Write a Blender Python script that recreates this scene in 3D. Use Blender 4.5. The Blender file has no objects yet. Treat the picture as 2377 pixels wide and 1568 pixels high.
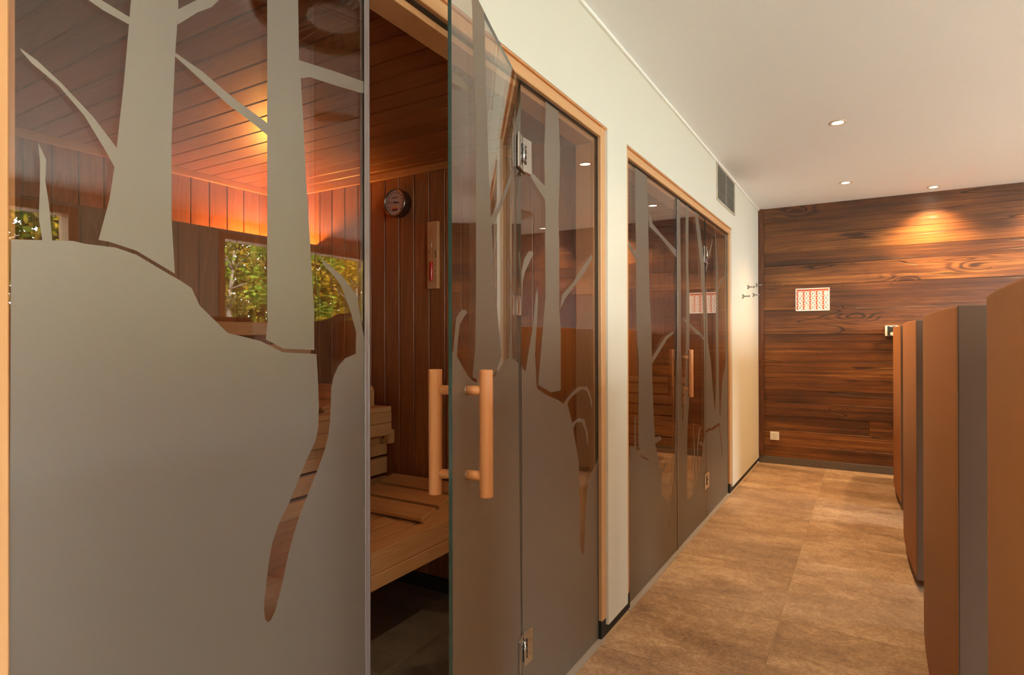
import bpy, bmesh, math, random
from mathutils import Vector, Matrix
from mathutils.geometry import delaunay_2d_cdt
random.seed(7)
R = math.radians
sc = bpy.context.scene
COL = sc.collection

# ------------------------------------------------------------------ camera
cam_d = bpy.data.cameras.new('camera')
cam = bpy.data.objects.new('camera', cam_d); COL.objects.link(cam)
cam_d.sensor_width = 36.0
cam_d.lens = 36.0 * 1382.33 / 2377.0
cam_d.shift_x = 0.0
cam_d.shift_y = 0.0
cam_d.clip_start = 0.02
YAW, PITCH, ROLL, EYE = .53698, .0016168, .0022152, 1.225
fwd = Vector((-math.sin(YAW) * math.cos(PITCH), math.cos(YAW) * math.cos(PITCH), math.sin(PITCH)))
rgt = Vector((math.cos(YAW), math.sin(YAW), 0))
dwn = fwd.cross(rgt)
r2 = math.cos(ROLL) * rgt + math.sin(ROLL) * dwn
d2 = -math.sin(ROLL) * rgt + math.cos(ROLL) * dwn
rot = Matrix((r2, -d2, -fwd)).transposed()
cam.matrix_world = Matrix.Translation((0, 0, EYE)) @ rot.to_4x4()
sc.camera = cam

# ------------------------------------------------------------------ world, daylight, exposure
sc.view_settings.view_transform = 'Standard'
sc.view_settings.look = 'None'
sc.view_settings.gamma = 1.0
sc.view_settings.use_curve_mapping = False
EXPOSURE = 0.42
sc.view_settings.exposure = EXPOSURE
SKY = 40.0
world = bpy.data.worlds.new('sky'); sc.world = world
world.use_nodes = True
wn = world.node_tree
wn.nodes['Background'].inputs[0].default_value = (.78, .9, 1.0, 1)
wn.nodes['Background'].inputs[1].default_value = SKY

def light(name, kind, loc, energy, color, aim=None, **kw):
    d = bpy.data.lights.new(name, kind); d.energy = energy; d.color = color
    for k, v in kw.items(): setattr(d, k, v)
    o = bpy.data.objects.new(name, d); COL.objects.link(o); o.location = loc
    if aim is not None:
        o.rotation_euler = (Vector(aim) - Vector(loc)).to_track_quat('-Z', 'Y').to_euler()
    return o

# low autumn sun behind the building: lights the trees' near side, never enters the room
light('sun', 'SUN', (-8, -4, 12), 22.0, (1.0, .9, .74), aim=(6, 3, 0), angle=R(2))

sc.cycles.max_bounces = 10
sc.cycles.diffuse_bounces = 5
sc.cycles.glossy_bounces = 5
sc.cycles.transmission_bounces = 6
sc.cycles.transparent_max_bounces = 16
sc.cycles.caustics_reflective = False
sc.cycles.caustics_refractive = False
sc.cycles.sample_clamp_indirect = 6.0
sc.cycles.use_denoising = True

# ------------------------------------------------------------------ materials
def s2l(c):
    return tuple(((v / 255) / 12.92 if v / 255 <= .04045 else ((v / 255 + .055) / 1.055) ** 2.4) for v in c) + (1,)

class NT:
    def __init__(s, name):
        s.m = bpy.data.materials.new(name); s.m.use_nodes = True
        s.t = s.m.node_tree; s.t.nodes.clear()
        s.out = s.t.nodes.new('ShaderNodeOutputMaterial')
    def n(s, kind, **kw):
        nd = s.t.nodes.new('ShaderNode' + kind)
        ins = kw.pop('ins', {})
        for k, v in kw.items(): setattr(nd, k, v)
        for k, v in ins.items():
            if isinstance(v, bpy.types.NodeSocket): s.t.links.new(v, nd.inputs[k])
            else: nd.inputs[k].default_value = v
        return nd
    def math(s, op, a, b=None, c=None, clamp=False):
        nd = s.n('Math', operation=op, use_clamp=clamp)
        for i, v in enumerate((a, b, c)):
            if v is None: continue
            if isinstance(v, bpy.types.NodeSocket): s.t.links.new(v, nd.inputs[i])
            else: nd.inputs[i].default_value = v
        return nd.outputs[0]
    def coord(s, scale, rnd=0.0):
        tc = s.n('TexCoord').outputs['Object']
        if rnd:
            g = s.n('NewGeometry').outputs['Random Per Island']
            v = s.n('CombineXYZ', ins={0: s.math('MULTIPLY', g, rnd), 1: s.math('MULTIPLY', g, rnd * 1.7), 2: s.math('MULTIPLY', g, rnd * 2.3)})
            tc = s.n('VectorMath', operation='ADD', ins={0: tc, 1: v.outputs[0]}).outputs[0]
        return s.n('VectorMath', operation='MULTIPLY', ins={0: tc, 1: scale}).outputs[0]
    def noise(s, vec, scale=1, detail=3, rough=.55, dist=0):
        return s.n('TexNoise', ins={'Vector': vec, 'Scale': scale, 'Detail': detail, 'Roughness': rough, 'Distortion': dist}).outputs['Fac']
    def ramp(s, fac, stops):
        nd = s.n('ValToRGB', ins={0: fac}); cr = nd.color_ramp
        while len(cr.elements) < len(stops): cr.elements.new(.5)
        for e, (p, c) in zip(cr.elements, stops): e.position = p; e.color = c
        return nd.outputs[0]
    def mix(s, fac, a, b, blend='MIX'):
        nd = s.n('Mix', data_type='RGBA', blend_type=blend)
        for i, v in ((0, fac), (6, a), (7, b)):
            if isinstance(v, bpy.types.NodeSocket): s.t.links.new(v, nd.inputs[i])
            else: nd.inputs[i].default_value = v
        return nd.outputs[2]
    def bump(s, h, strength=.3, dist=.01):
        return s.n('Bump', ins={'Height': h, 'Strength': strength, 'Distance': dist}).outputs[0]
    def done(s, color, rough=.5, normal=None, **kw):
        b = s.n('BsdfPrincipled')
        for k, v in dict(kw, **{'Base Color': color, 'Roughness': rough}).items():
            k = k.replace('_', ' ')
            if isinstance(v, bpy.types.NodeSocket): s.t.links.new(v, b.inputs[k])
            else: b.inputs[k].default_value = v
        if normal is not None: s.t.links.new(normal, b.inputs['Normal'])
        s.t.links.new(b.outputs[0], s.out.inputs[0])
        return s.m

def plain(name, rgb, rough=.5, **kw):
    t = NT(name)
    c = t.coord((1, 1, 1))
    n = t.noise(c, 30, 2)
    col = t.mix(t.math('MULTIPLY', n, .12), s2l(rgb), tuple(v * .8 for v in s2l(rgb)[:3]) + (1,))
    return t.done(col, rough, **kw)

def wood(name, dark, lite, axis, rough=.45, var=.35, grain=1.0, spec=.4):
    """fine straight-grained timber; axis = the direction the boards run in"""
    t = NT(name)
    sc1 = [14, 14, 14]; sc1[axis] = .9
    sc2 = [170, 170, 170]; sc2[axis] = 3.5
    c1 = t.coord(tuple(sc1), 3.7); c2 = t.coord(tuple(sc2), 5.1)
    n1 = t.noise(c1, 1, 4, .6, .8); n2 = t.noise(c2, 1, 3)
    rings = t.math('FRACT', t.math('MULTIPLY', n1, 7))
    rings = t.math('SMOOTH_MIN', rings, .8, .3)
    f = t.math('ADD', t.math('MULTIPLY', rings, .35 * grain), t.math('MULTIPLY', n2, .45 * grain))
    g = t.n('NewGeometry').outputs['Random Per Island']
    f = t.math('ADD', f, t.math('MULTIPLY', t.math('SUBTRACT', g, .5), var), clamp=True)
    f = t.math('ADD', f, .15, clamp=True)
    col = t.mix(f, s2l(lite), s2l(dark))
    nb = t.bump(n2, .12, .002)
    return t.done(col, rough, nb, **{'Specular IOR Level': spec})

def old_wood():
    """reclaimed softwood: fine dark grain lines, flame figure round the knots, soft soot-dark zones, checks"""
    t = NT('reclaimed_barn_wood')
    n = t.noise(t.coord((.55, 1, 5.0), 9.3), 1.3, 2, .45, .25)
    vn = t.n('TexVoronoi', feature='F1', ins={'Vector': t.coord((1.5, 1, 5.2), 4.3), 'Scale': 1.0, 'Randomness': 1.0})
    v = vn.outputs['Distance']
    hot = t.math('GREATER_THAN', t.n('SeparateColor', ins={0: vn.outputs['Color']}).outputs[0], .25)
    near = t.math('DIVIDE', .16, t.math('ADD', v, .07))
    ph = t.math('ADD', t.math('MULTIPLY', n, 95), t.math('MULTIPLY', near, 24))
    rings = t.math('ADD', t.math('MULTIPLY', t.math('SINE', ph), .5), .5)
    rings = t.math('POWER', rings, 2.6)
    flame = t.math('MULTIPLY', t.math('SUBTRACT', 1, t.math('MULTIPLY', v, 2.2), clamp=True), hot)
    fib = t.noise(t.coord((1.6, 1, 150), 6.1), 1, 3)
    fine = t.noise(t.coord((.7, 1, 46), 6.1), 1, 5, .62)
    mid = t.noise(t.coord((.8, 1, 14), 3.1), 1, 3, .5)
    big = t.noise(t.coord((.8, 1, 2.8), 2.9), 1.3, 3, .5)
    dirt = t.noise(t.coord((1.2, 1, 5.0), 5.9), 1.7, 4, .6)
    g = t.n('NewGeometry').outputs['Random Per Island']
    f = t.math('MULTIPLY', rings, t.math('ADD', t.math('MULTIPLY', flame, .75), .05))
    f = t.math('ADD', f, t.math('MULTIPLY', t.math('SUBTRACT', fib, .5), .45))
    f = t.math('ADD', f, t.math('MULTIPLY', t.math('SUBTRACT', fine, .5), .95))
    f = t.math('ADD', f, t.math('MULTIPLY', t.math('SUBTRACT', mid, .5), .5))
    f = t.math('ADD', f, t.math('MULTIPLY', t.math('SUBTRACT', big, .5), 1.0))
    f = t.math('ADD', f, t.math('MULTIPLY', t.math('SUBTRACT', g, .5), .26))
    f = t.math('ADD', f, .40)
    col = t.ramp(f, [(.0, s2l((158, 104, 52))), (.27, s2l((118, 70, 31))), (.54, s2l((82, 46, 20))), (.92, s2l((42, 25, 12)))])
    dk = t.math('MULTIPLY', t.math('SUBTRACT', dirt, .55), 5, clamp=True)
    col = t.mix(t.math('MULTIPLY', dk, .55), col, s2l((46, 29, 15)))
    knot = t.math('MULTIPLY', t.math('SUBTRACT', 1, t.math('MULTIPLY', t.math('SUBTRACT', v, .05), 13, clamp=True), clamp=True), hot)
    col = t.mix(t.math('MULTIPLY', knot, .8), col, s2l((52, 25, 11)))
    cr = t.math('ABSOLUTE', t.math('SUBTRACT', t.noise(t.coord((.28, 1, 3.6), 13.3), 1.2, 2, .5, .05), .5))
    crk = t.math('SUBTRACT', 1, t.math('MULTIPLY', cr, 230, clamp=True), clamp=True)
    crk = t.math('MULTIPLY', crk, t.math('GREATER_THAN', t.noise(t.coord((1.0, 1, 2), 1), 1.4, 1), .52))
    col = t.mix(t.math('MULTIPLY', crk, .85), col, s2l((20, 12, 8)))
    nail = t.n('TexVoronoi', feature='F1', ins={'Vector': t.coord((6, 1, 9), 8.1), 'Scale': 1.0, 'Randomness': 1.0}).outputs['Distance']
    col = t.mix(t.math('LESS_THAN', nail, .042), col, s2l((18, 12, 9)))
    hh = t.math('SUBTRACT', t.math('MULTIPLY', rings, .15), t.math('ADD', t.math('MULTIPLY', fib, .4), crk))
    return t.done(col, .42, t.bump(hh, .5, .004), **{'Specular IOR Level': .5})

def tile_mat(name, a, b, c3, rough=.42):
    t = NT(name)
    co = t.coord((1.0, 2.2, 1), 7.7)
    n1 = t.noise(co, 1.6, 6, .62, .3)
    n2 = t.noise(t.coord((1, 1.3, 1), 3.3), 75, 4, .7)
    n3 = t.noise(t.coord((1, 1, 1), 3.1), 14, 5, .75, .8)
    f = t.math('ADD', t.math('MULTIPLY', n1, .55), t.math('MULTIPLY', n3, .3))
    f = t.math('ADD', f, t.math('MULTIPLY', n2, .42))
    col = t.ramp(f, [(.42, s2l(a)), (.63, s2l(b)), (.84, s2l(c3))])
    pit = t.math('GREATER_THAN', t.noise(t.coord((1, 1.8, 1), 2.2), 55, 3, .7, .5), .66)
    col = t.mix(t.math('MULTIPLY', pit, .35), col, tuple(v * .35 for v in s2l(a)[:3]) + (1,))
    return t.done(col, t.math('ADD', t.math('MULTIPLY', n2, .2), rough - .1), t.bump(n2, .12, .003), **{'Specular IOR Level': .5})

def fabric(name, rgb, rough=.6, scale=900, sheen=.25):
    t = NT(name)
    w1 = t.n('TexWave', wave_type='BANDS', bands_direction='Z', ins={'Vector': t.coord((1, 1, 1)), 'Scale': scale / 4, 'Distortion': 1.0})
    n = t.noise(t.coord((1, 1, 1)), scale, 2)
    n2 = t.noise(t.coord((1, 1, 1)), 6, 3)
    f = t.math('ADD', t.math('MULTIPLY', n, .5), t.math('MULTIPLY', n2, .3))
    col = t.mix(f, s2l(rgb), tuple(v * .62 for v in s2l(rgb)[:3]) + (1,))
    h = t.math('ADD', n, w1.outputs['Fac'])
    return t.done(col, rough, t.bump(h, .15, .0006), **{'Sheen Weight': sheen, 'Specular IOR Level': .22})

def glass_mat(name, tint, ior=1.62):
    """clear toughened pane: a straight-through tinted ray mixed with a mirror by Fresnel, both faces"""
    t = NT(name)
    bf = t.n('NewGeometry').outputs['Backfacing']
    i = t.math('ADD', t.math('MULTIPLY', bf, 1 / ior - ior), ior)
    fr = t.n('Fresnel', ins={'IOR': i}).outputs[0]
    tr = t.n('BsdfTransparent', ins={'Color': tint})
    gl = t.n('BsdfGlossy', ins={'Color': (1, 1, 1, 1), 'Roughness': 0.0})
    mx = t.n('MixShader', ins={0: fr, 1: tr.outputs[0], 2: gl.outputs[0]})
    t.t.links.new(mx.outputs[0], t.out.inputs[0])
    return t.m

def frost_mat():
    t = NT('sandblasted_glass_film')
    n = t.noise(t.coord((1, 1, 1)), 700, 2)
    nb = t.bump(n, .06, .0006)
    df = t.n('BsdfDiffuse', ins={'Color': s2l((124, 115, 98)), 'Normal': nb})
    tl = t.n('BsdfTranslucent', ins={'Color': s2l((200, 170, 142)), 'Normal': nb})
    gl = t.n('BsdfGlossy', ins={'Color': (1, .97, .92, 1), 'Roughness': .42, 'Normal': nb})
    m1 = t.n('MixShader', ins={0: .60, 1: df.outputs[0], 2: tl.outputs[0]})
    m2 = t.n('MixShader', ins={0: .20, 1: m1.outputs[0], 2: gl.outputs[0]})
    t.t.links.new(m2.outputs[0], t.out.inputs[0])
    return t.m

def emit(name, rgb, strength):
    t = NT(name)
    e = t.n('Emission', ins={'Color': rgb, 'Strength': strength})
    t.t.links.new(e.outputs[0], t.out.inputs[0])
    return t.m

def leaf_mat(name, a, b, c3):
    t = NT(name)
    g = t.n('NewGeometry').outputs['Random Per Island']
    col = t.ramp(g, [(.1, s2l(a)), (.5, s2l(b)), (.9, s2l(c3))])
    df = t.n('BsdfDiffuse', ins={'Color': col}); tl = t.n('BsdfTranslucent', ins={'Color': col})
    mx = t.n('MixShader', ins={0: .4, 1: df.outputs[0], 2: tl.outputs[0]})
    t.t.links.new(mx.outputs[0], t.out.inputs[0])
    return t.m

def plaster(name, rgb):
    t = NT(name)
    n = t.noise(t.coord((1, 1, 1)), 260, 3)
    n2 = t.noise(t.coord((1, 1, 1)), 2, 2)
    col = t.mix(t.math('MULTIPLY', n2, .12), s2l(rgb), tuple(v * .9 for v in s2l(rgb)[:3]) + (1,))
    return t.done(col, .75, t.bump(n, .05, .001), **{'Specular IOR Level': .25})

M = dict(
    sauna_z=wood('sauna_cladding_upright', (112, 66, 40), (176, 112, 70), 2, .42),
    sauna_x=wood('sauna_cladding_ceiling', (104, 60, 36), (168, 106, 66), 0, .36),
    bench_y=wood('abachi_bench_wood', (196, 146, 96), (232, 188, 138), 1, .5, .25, .8),
    bench_x=wood('abachi_headrest_wood', (186, 134, 86), (224, 178, 128), 0, .5, .25, .8),
    beech_z=wood('beech_upright', (190, 136, 88), (214, 166, 116), 2, .4, .12, .6),
    beech_y=wood('beech_rail', (190, 136, 88), (214, 166, 116), 1, .4, .12, .6),
    handle=wood('oiled_beech_handle', (196, 128, 80), (226, 164, 112), 2, .38, .2, .8),
    trim_w=wood('sauna_corner_batten', (150, 98, 58), (196, 138, 88), 1, .45, .2, .7),
    old=old_wood(),
    old_z=wood('reclaimed_corner_board', (58, 32, 18), (134, 80, 42), 2, .55, .3, 1.2),
    tile=tile_mat('beige_stone_tile', (84, 62, 46), (158, 126, 98), (212, 184, 154)),
    dark_tile=tile_mat('anthracite_stone_tile', (92, 88, 86), (124, 118, 112), (150, 142, 134), .5),
    skirt=tile_mat('grey_stone_skirting', (78, 70, 64), (98, 88, 80), (118, 108, 98), .5),
    grout=plain('grout', (176, 152, 126), .8),
    wall=plaster('cream_wall_plaster', (216, 211, 195)),
    ceil=plaster('white_ceiling_plaster', (240, 241, 240)),
    vane=plain('beige_vane', (206, 196, 180), .5),
    grille=plain('beige_grille_frame', (188, 176, 154), .4),
    seam=plain('white_acrylic_joint', (248, 248, 240), .5),
    black=plain('black_recess', (24, 24, 25), .6),
    rubber=plain('black_rubber_seal', (28, 25, 23), .5),
    sill=plain('grey_floor_channel', (160, 150, 144), .35),
    alu=plain('brushed_aluminium', (178, 174, 168), .3, Metallic=1.0),
    ring=plain('champagne_lamp_ring', (196, 176, 148), .35),
    chrome=plain('polished_chrome', (215, 215, 213), .08, Metallic=1.0),
    steel=plain('dark_steel', (150, 146, 140), .25, Metallic=1.0),
    tan=fabric('tan_upholstery', (186, 116, 57), .55, 500, .03),
    grey=fabric('taupe_upholstery', (108, 78, 57), .7),
    white=plain('white_plastic', (236, 232, 224), .35),
    screen=plain('dark_grey_display', (52, 54, 50), .3),
    rust=plain('rust_red_print', (186, 82, 40), .5),
    paper=plain('white_print', (238, 226, 214), .5),
    ink=plain('black_print', (30, 24, 26), .6),
    inkg=plain('pale_grey_print', (168, 166, 160), .6),
    dial=plain('cream_dial', (176, 148, 132), .5),
    ochre=plain('ochre_print', (206, 160, 60), .5),
    redp=plain('red_print', (190, 60, 36), .5),
    sand=plain('red_sand', (196, 22, 20), .25),
    bark=plain('grey_brown_bark', (120, 104, 86), .9),
    birch=plain('pale_bark', (222, 208, 186), .8),
    bounce_ground=plain('bounce_grey_ground', (112, 116, 112), .9),  # unseen ground; its grey is chosen for the light it bounces onto the ceiling
    glass=glass_mat('bronze_tinted_glass', (.88, .82, .77, 1)),
    clear=glass_mat('clear_glass', (.97, .98, .97, 1), 1.5),
    edge=None, seal=None, frost=frost_mat(),
    lamp=emit('halogen_lamp', (1.0, .86, .66, 1), 30),
    glow=emit('orange_sauna_lamp', (1.0, .34, .06, 1), 22),
    leaf1=leaf_mat('green_leaves', (40, 60, 16), (80, 98, 26), (130, 136, 46)),
    leaf2=leaf_mat('yellow_autumn_leaves', (92, 84, 20), (150, 126, 32), (184, 146, 50)),
    leaf4=leaf_mat('mixed_autumn_leaves', (30, 44, 14), (84, 90, 26), (176, 138, 42)),
    leaf3=leaf_mat('olive_leaves', (52, 56, 20), (94, 88, 32), (132, 108, 46)),
)
M['edge'] = plain('green_glass_edge', (2, 44, 36), .12, **{'Specular IOR Level': .8})
M['seal'] = plain('translucent_seal_strip', (122, 108, 104), .15, **{'Specular IOR Level': .9})
M['slat'] = plain('grey_grille_blade', (170, 166, 150), .4)
M['void'] = plain('blue_black_duct', (30, 40, 52), .6)

# ------------------------------------------------------------------ mesh helpers
def obj(name, bm, mat, parent=None, loc=None, smooth=False):
    me = bpy.data.meshes.new(name); bm.normal_update(); bm.to_mesh(me); bm.free()
    for m in (mat if isinstance(mat, (list, tuple)) else [mat]): me.materials.append(m)
    if smooth: me.polygons.foreach_set('use_smooth', [True] * len(me.polygons))
    o = bpy.data.objects.new(name, me); COL.objects.link(o)
    if parent is not None: o.parent = parent
    if loc is not None: o.location = loc
    return o

def empty(name, loc=(0, 0, 0), rz=0):
    o = bpy.data.objects.new(name, None); COL.objects.link(o)
    o.location = loc; o.rotation_euler = (0, 0, rz); o.empty_display_size = .05
    return o

def tag(o, label=None, cat=None, group=None, kind=None):
    if label: o['label'] = label
    if cat: o['category'] = cat
    if group: o['group'] = group
    if kind: o['kind'] = kind
    return o

def box(bm, x0, x1, y0, y1, z0, z1, bev=0.0, seg=1, mi=0):
    vs = [bm.verts.new((x, y, z)) for x in (x0, x1) for y in (y0, y1) for z in (z0, z1)]
    fs = []
    for a in ((0, 1, 3, 2), (4, 6, 7, 5), (0, 4, 5, 1), (2, 3, 7, 6), (0, 2, 6, 4), (1, 5, 7, 3)):
        f = bm.faces.new([vs[i] for i in a]); f.material_index = mi; fs.append(f)
    if bev > 0:
        es = list({e for f in fs for e in f.edges})
        bmesh.ops.bevel(bm, geom=es, offset=bev, segments=seg, affect='EDGES', profile=.5)
    return bm

def boxes(lst, bev=0.0, seg=1):
    bm = bmesh.new()
    for b in lst: box(bm, *b, bev=bev, seg=seg)
    return bm

def cyl(bm, p0, p1, r, seg=24, r1=None, bev=0.0, mi=0):
    p0, p1 = Vector(p0), Vector(p1); d = p1 - p0
    m = Matrix.Translation((p0 + p1) / 2) @ d.to_track_quat('Z', 'Y').to_matrix().to_4x4()
    res = bmesh.ops.create_cone(bm, cap_ends=True, segments=seg, radius1=r, radius2=r if r1 is None else r1, depth=d.length, matrix=m)
    vs = res['verts']
    fs = {f for v in vs for f in v.link_faces}
    for f in fs: f.material_index = mi; f.smooth = len(f.verts) == 4
    if bev:
        es = [e for e in {e for f in fs if len(f.verts) > 4 for e in f.edges}]
        bmesh.ops.bevel(bm, geom=es, offset=bev, segments=3, affect='EDGES', profile=.5)
    return bm

def lathe(prof, seg=48, mi=None):
    """profile of (radius, height) turned about z"""
    bm = bmesh.new(); rings = []
    for r, h in prof:
        rings.append([bm.verts.new((max(r, 1e-5) * math.cos(2 * math.pi * i / seg), max(r, 1e-5) * math.sin(2 * math.pi * i / seg), h)) for i in range(seg)])
    for k in range(len(rings) - 1):
        for i in range(seg):
            f = bm.faces.new((rings[k][i], rings[k][(i + 1) % seg], rings[k + 1][(i + 1) % seg], rings[k + 1][i])); f.smooth = True
            if mi: f.material_index = mi[k]
    return bm

def struct(name, bm, mat, parent=None, **kw):
    o = obj(name, bm, mat, parent, **kw)
    if parent is None: o['kind'] = 'structure'
    return o

def copy_tree(o, parent=None):
    c = o.copy(); COL.objects.link(c)
    if parent is not None: c.parent = parent
    for ch in list(o.children): copy_tree(ch, c)
    return c

def boards(axis_run, across, a0, a1, seams_at, pitch, run0, run1, depth0, depth1, gap=.004, bev=.003):
    """cladding: list of boxes between a0..a1 (across axis) with seams at seams_at + k*pitch"""
    out = []
    k0 = math.floor((a0 - seams_at) / pitch)
    s = seams_at + k0 * pitch
    while s < a1:
        lo, hi = max(s + gap / 2, a0), min(s + pitch - gap / 2, a1)
        if hi - lo > .006:
            d = {across: (lo, hi), axis_run: (run0, run1)}
            rest = [c for c in 'xyz' if c not in d][0]
            d[rest] = (depth0, depth1)
            out.append((*d['x'], *d['y'], *d['z']))
        s += pitch
    return out

# ------------------------------------------------------------------ room shell
WX, D, H, RX, FY = -.915, 6.30, 2.49, 3.90, -3.0      # left wall face, end wall, ceiling, window wall, wall behind
GX = -.945                                            # glass plane
O1, O2 = (.275, 2.309), (2.540, 4.950)                # the two glazed openings (y)
OT = 2.09                                             # their top

# floor: stone tiles on a grout bed
bm = bmesh.new(); fx = -.328 - .598
x = fx
while x < RX:
    y = 2.2159 - .598 * 9
    while y < D:
        a0, a1 = max(x, WX) + .0013, min(x + .598, RX) - .0013
        b0, b1 = max(y, FY) + .0013, min(y + .598, D) - .0013
        if a1 - a0 > .02 and b1 - b0 > .02: box(bm, a0, a1, b0, b1, -.012, 0, bev=.0008)
        y += .598
    x += .598
fl = struct('floor', bm, M['tile'])
g = struct('trim_1', boxes([(-3.1, RX + .2, FY - .2, D + .2, -.12, -.0022)]), M['grout'])
struct('ceiling', boxes([(WX - .1, RX + .35, FY - .2, D + .2, H, H + .22)]), M['ceil'])
# left wall, one body around the two openings
WB = -.03
struct('wall_left', boxes([
    (WX - .10, WX, FY, O1[0], .045, H), (WX - .10, WX, O1[0], O1[1], OT, H), (WX - .10, WX, O1[1], O2[0], .045, H),
    (WX - .10, WX, O2[0], O2[1], OT, H), (WX - .10, WX, O2[1], D, .045, H)]), M['wall'])
struct('baseboard_left', boxes([(WX - .08, WX - .012, FY, O1[0] + .03, 0, .075), (WX - .08, WX - .012, O1[1] - .046, O2[0] + .06, 0, .075), (WX - .08, WX - .012, O2[1] - .046, D, 0, .075)]), M['black'])
struct('trim_2', boxes([(WX, WX + .012, FY, D, H - .013, H)], .002), M['seam'])       # acrylic joint under the ceiling
struct('wall_front', boxes([(WX - .1, RX + .2, FY - .15, FY, 0, H)]), M['wall'])

# end wall: reclaimed boards, their real heights
zs = [2.49, 2.345, 2.208, 2.044, 1.919, 1.729, 1.50, 1.262, 1.107, .99, .839, .722, .597, .468, .329, .187, .07]
bm = bmesh.new(); rr = random.Random(3)
for i in range(len(zs) - 1):
    cuts = [-.867, RX]
    n = rr.choice([0, 1, 1])
    if zs[i] == .468: cuts.insert(1, .02)
    elif n: cuts.insert(1, rr.uniform(1.2, 3.0))
    for a, b in zip(cuts, cuts[1:]):
        dy = rr.uniform(0, .005)
        box(bm, a + .0006, b - .0006, D - dy, D + .03, zs[i + 1] + .0005, zs[i] - .0005, bev=.0012)
struct('wall_back', bm, M['old'])
struct('wall_back_core', boxes([(WX - .1, RX + .2, D + .02, D + .2, 0, H)]), M['black'])
struct('trim_3', boxes([(WX + .001, -.867, D - .022, D + .03, .07, H)], .003), M['old_z'])
bm = bmesh.new(); x = -.915 - .598 + .587
for a, b in ((WX + .002, -.3285), (-.3275, .269), (.270, .867), (.868, 1.465), (1.466, 2.063), (2.064, 2.66), (2.661, 3.26), (3.261, RX)):
    box(bm, a, b, D - .012, D + .02, .0005, .0695, bev=.001)
struct('baseboard_back', bm, M['skirt'])

# window wall with two wide timber windows
WINS = [(-2.3, 2.47), (3.76, 6.15)]
SILL, HEAD = .12, 2.35
struct('wall_right', boxes([
    (RX, RX + .3, FY, WINS[0][0], 0, H), (RX, RX + .3, WINS[0][1], WINS[1][0], 0, H), (RX, RX + .3, WINS[1][1], D, 0, H),
    (RX, RX + .3, WINS[0][0], WINS[0][1], 0, SILL), (RX, RX + .3, WINS[1][0], WINS[1][1], 0, SILL),
    (RX, RX + .3, WINS[0][0], WINS[0][1], HEAD, H), (RX, RX + .3, WINS[1][0], WINS[1][1], HEAD, H)]), M['wall'])
for i, (a, b) in enumerate(WINS):
    w = empty('window_%d' % (i + 4), (RX, (a + b) / 2, SILL)); L = (b - a) / 2; hh = HEAD - SILL
    tag(w, ['wide timber window facing the garden nearer the camera', 'wide timber window facing the garden by the wooden end wall'][i], 'window', kind='structure')
    f = .07
    fr = [(-.01, .16, -L, -L + f, 0, hh), (-.01, .16, L - f, L, 0, hh), (-.01, .16, -L + f, L - f, 0, f), (-.01, .16, -L + f, L - f, hh - f, hh)]
    fr += [(.05, .12, -.035, .035, f, hh - f)]
    obj('window_frame', boxes(fr, .004), M['beech_z'], w)
    obj('pane', boxes([(.080, .088, -L + f, -.035, f, hh - f), (.080, .088, .035, L - f, f, hh - f)]), M['clear'], w)
    p = light('window_daylight', 'AREA', (RX + .2, (a + b) / 2, (SILL + HEAD) / 2), 1, (1, 1, 1), aim=(RX - 1, (a + b) / 2, (SILL + HEAD) / 2),
              shape='RECTANGLE', size=b - a, size_y=hh)
    p.data.cycles.is_portal = True

# ------------------------------------------------------------------ sauna cabins behind the glass
def cabin(y0, y1, sx, tag_n):
    """timber-clad cabin: rear wall at x=-2.93, side walls at y0, y1, ceiling 2.075"""
    X0, X1, ZC = -2.93, -1.0, 2.075
    struct('ceiling_%s' % tag_n, boxes(boards('x', 'y', y0, y1, 1.1754, .0975, X0 - .02, X1, ZC, ZC + .018), .003), M['sauna_x'])
    struct('wall_rear_%s' % tag_n, boxes(boards('z', 'y', y0, y1, 1.057, .0995, .05, ZC, X0 - .018, X0), .003), M['sauna_z'])
    struct('wall_far_%s' % tag_n, boxes(boards('z', 'x', X0, X1, -1.743, .0965, .067, ZC, y1, y1 + .018), .003), M['sauna_z'])
    struct('wall_near_%s' % tag_n, boxes(boards('z', 'x', X0, X1, -1.743, .0965, .067, ZC, y0 - .018, y0), .003), M['sauna_z'])
    struct('wall_core_%s' % tag_n, boxes([(X0 - .04, X0 - .0185, y0 - .03, y1 + .03, 0, ZC + .04), (X0, X1 + .04, y1 + .0185, y1 + .045, 0, ZC + .04),
        (X0, X1 + .04, y0 - .045, y0 - .0185, 0, ZC + .04), (X0, X1 - .005, y0 - .03, y1 + .03, ZC + .0185, ZC + .05)]), M['black'])
    struct('trim_%s' % tag_n, boxes([(X0, X0 + .018, y0, y1, ZC - .034, ZC), (X0 + .018, X1, y1 - .018, y1, ZC - .034, ZC), (X0 + .018, X1, y0, y0 + .018, ZC - .034, ZC)], .002), M['trim_w'])
    struct('baseboard_%s' % tag_n, boxes([(X0, X0 + .008, y0 + .008, y1 - .008, 0, .067), (X0, X1, y1 - .008, y1 + .015, 0, .067), (X0, X1, y0 - .015, y0 + .008, 0, .067)]), M['black'])
    bm = bmesh.new(); y = 2.2159 - .598 * 4
    while y < y1:
        x = fx - .598 * 4
        while x < GX:
            a0, a1 = max(x, X0) + .0015, min(x + .598, -.951) - .0015
            b0, b1 = max(y, y0) + .0015, min(y + .598, y1) - .0015
            if a1 - a0 > .02 and b1 - b0 > .02: box(bm, a0, a1, b0, b1, -.012, 0, bev=.0008)
            x += .598
        y += .598
    struct('floor_%s' % tag_n, bm, M['dark_tile'])

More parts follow.
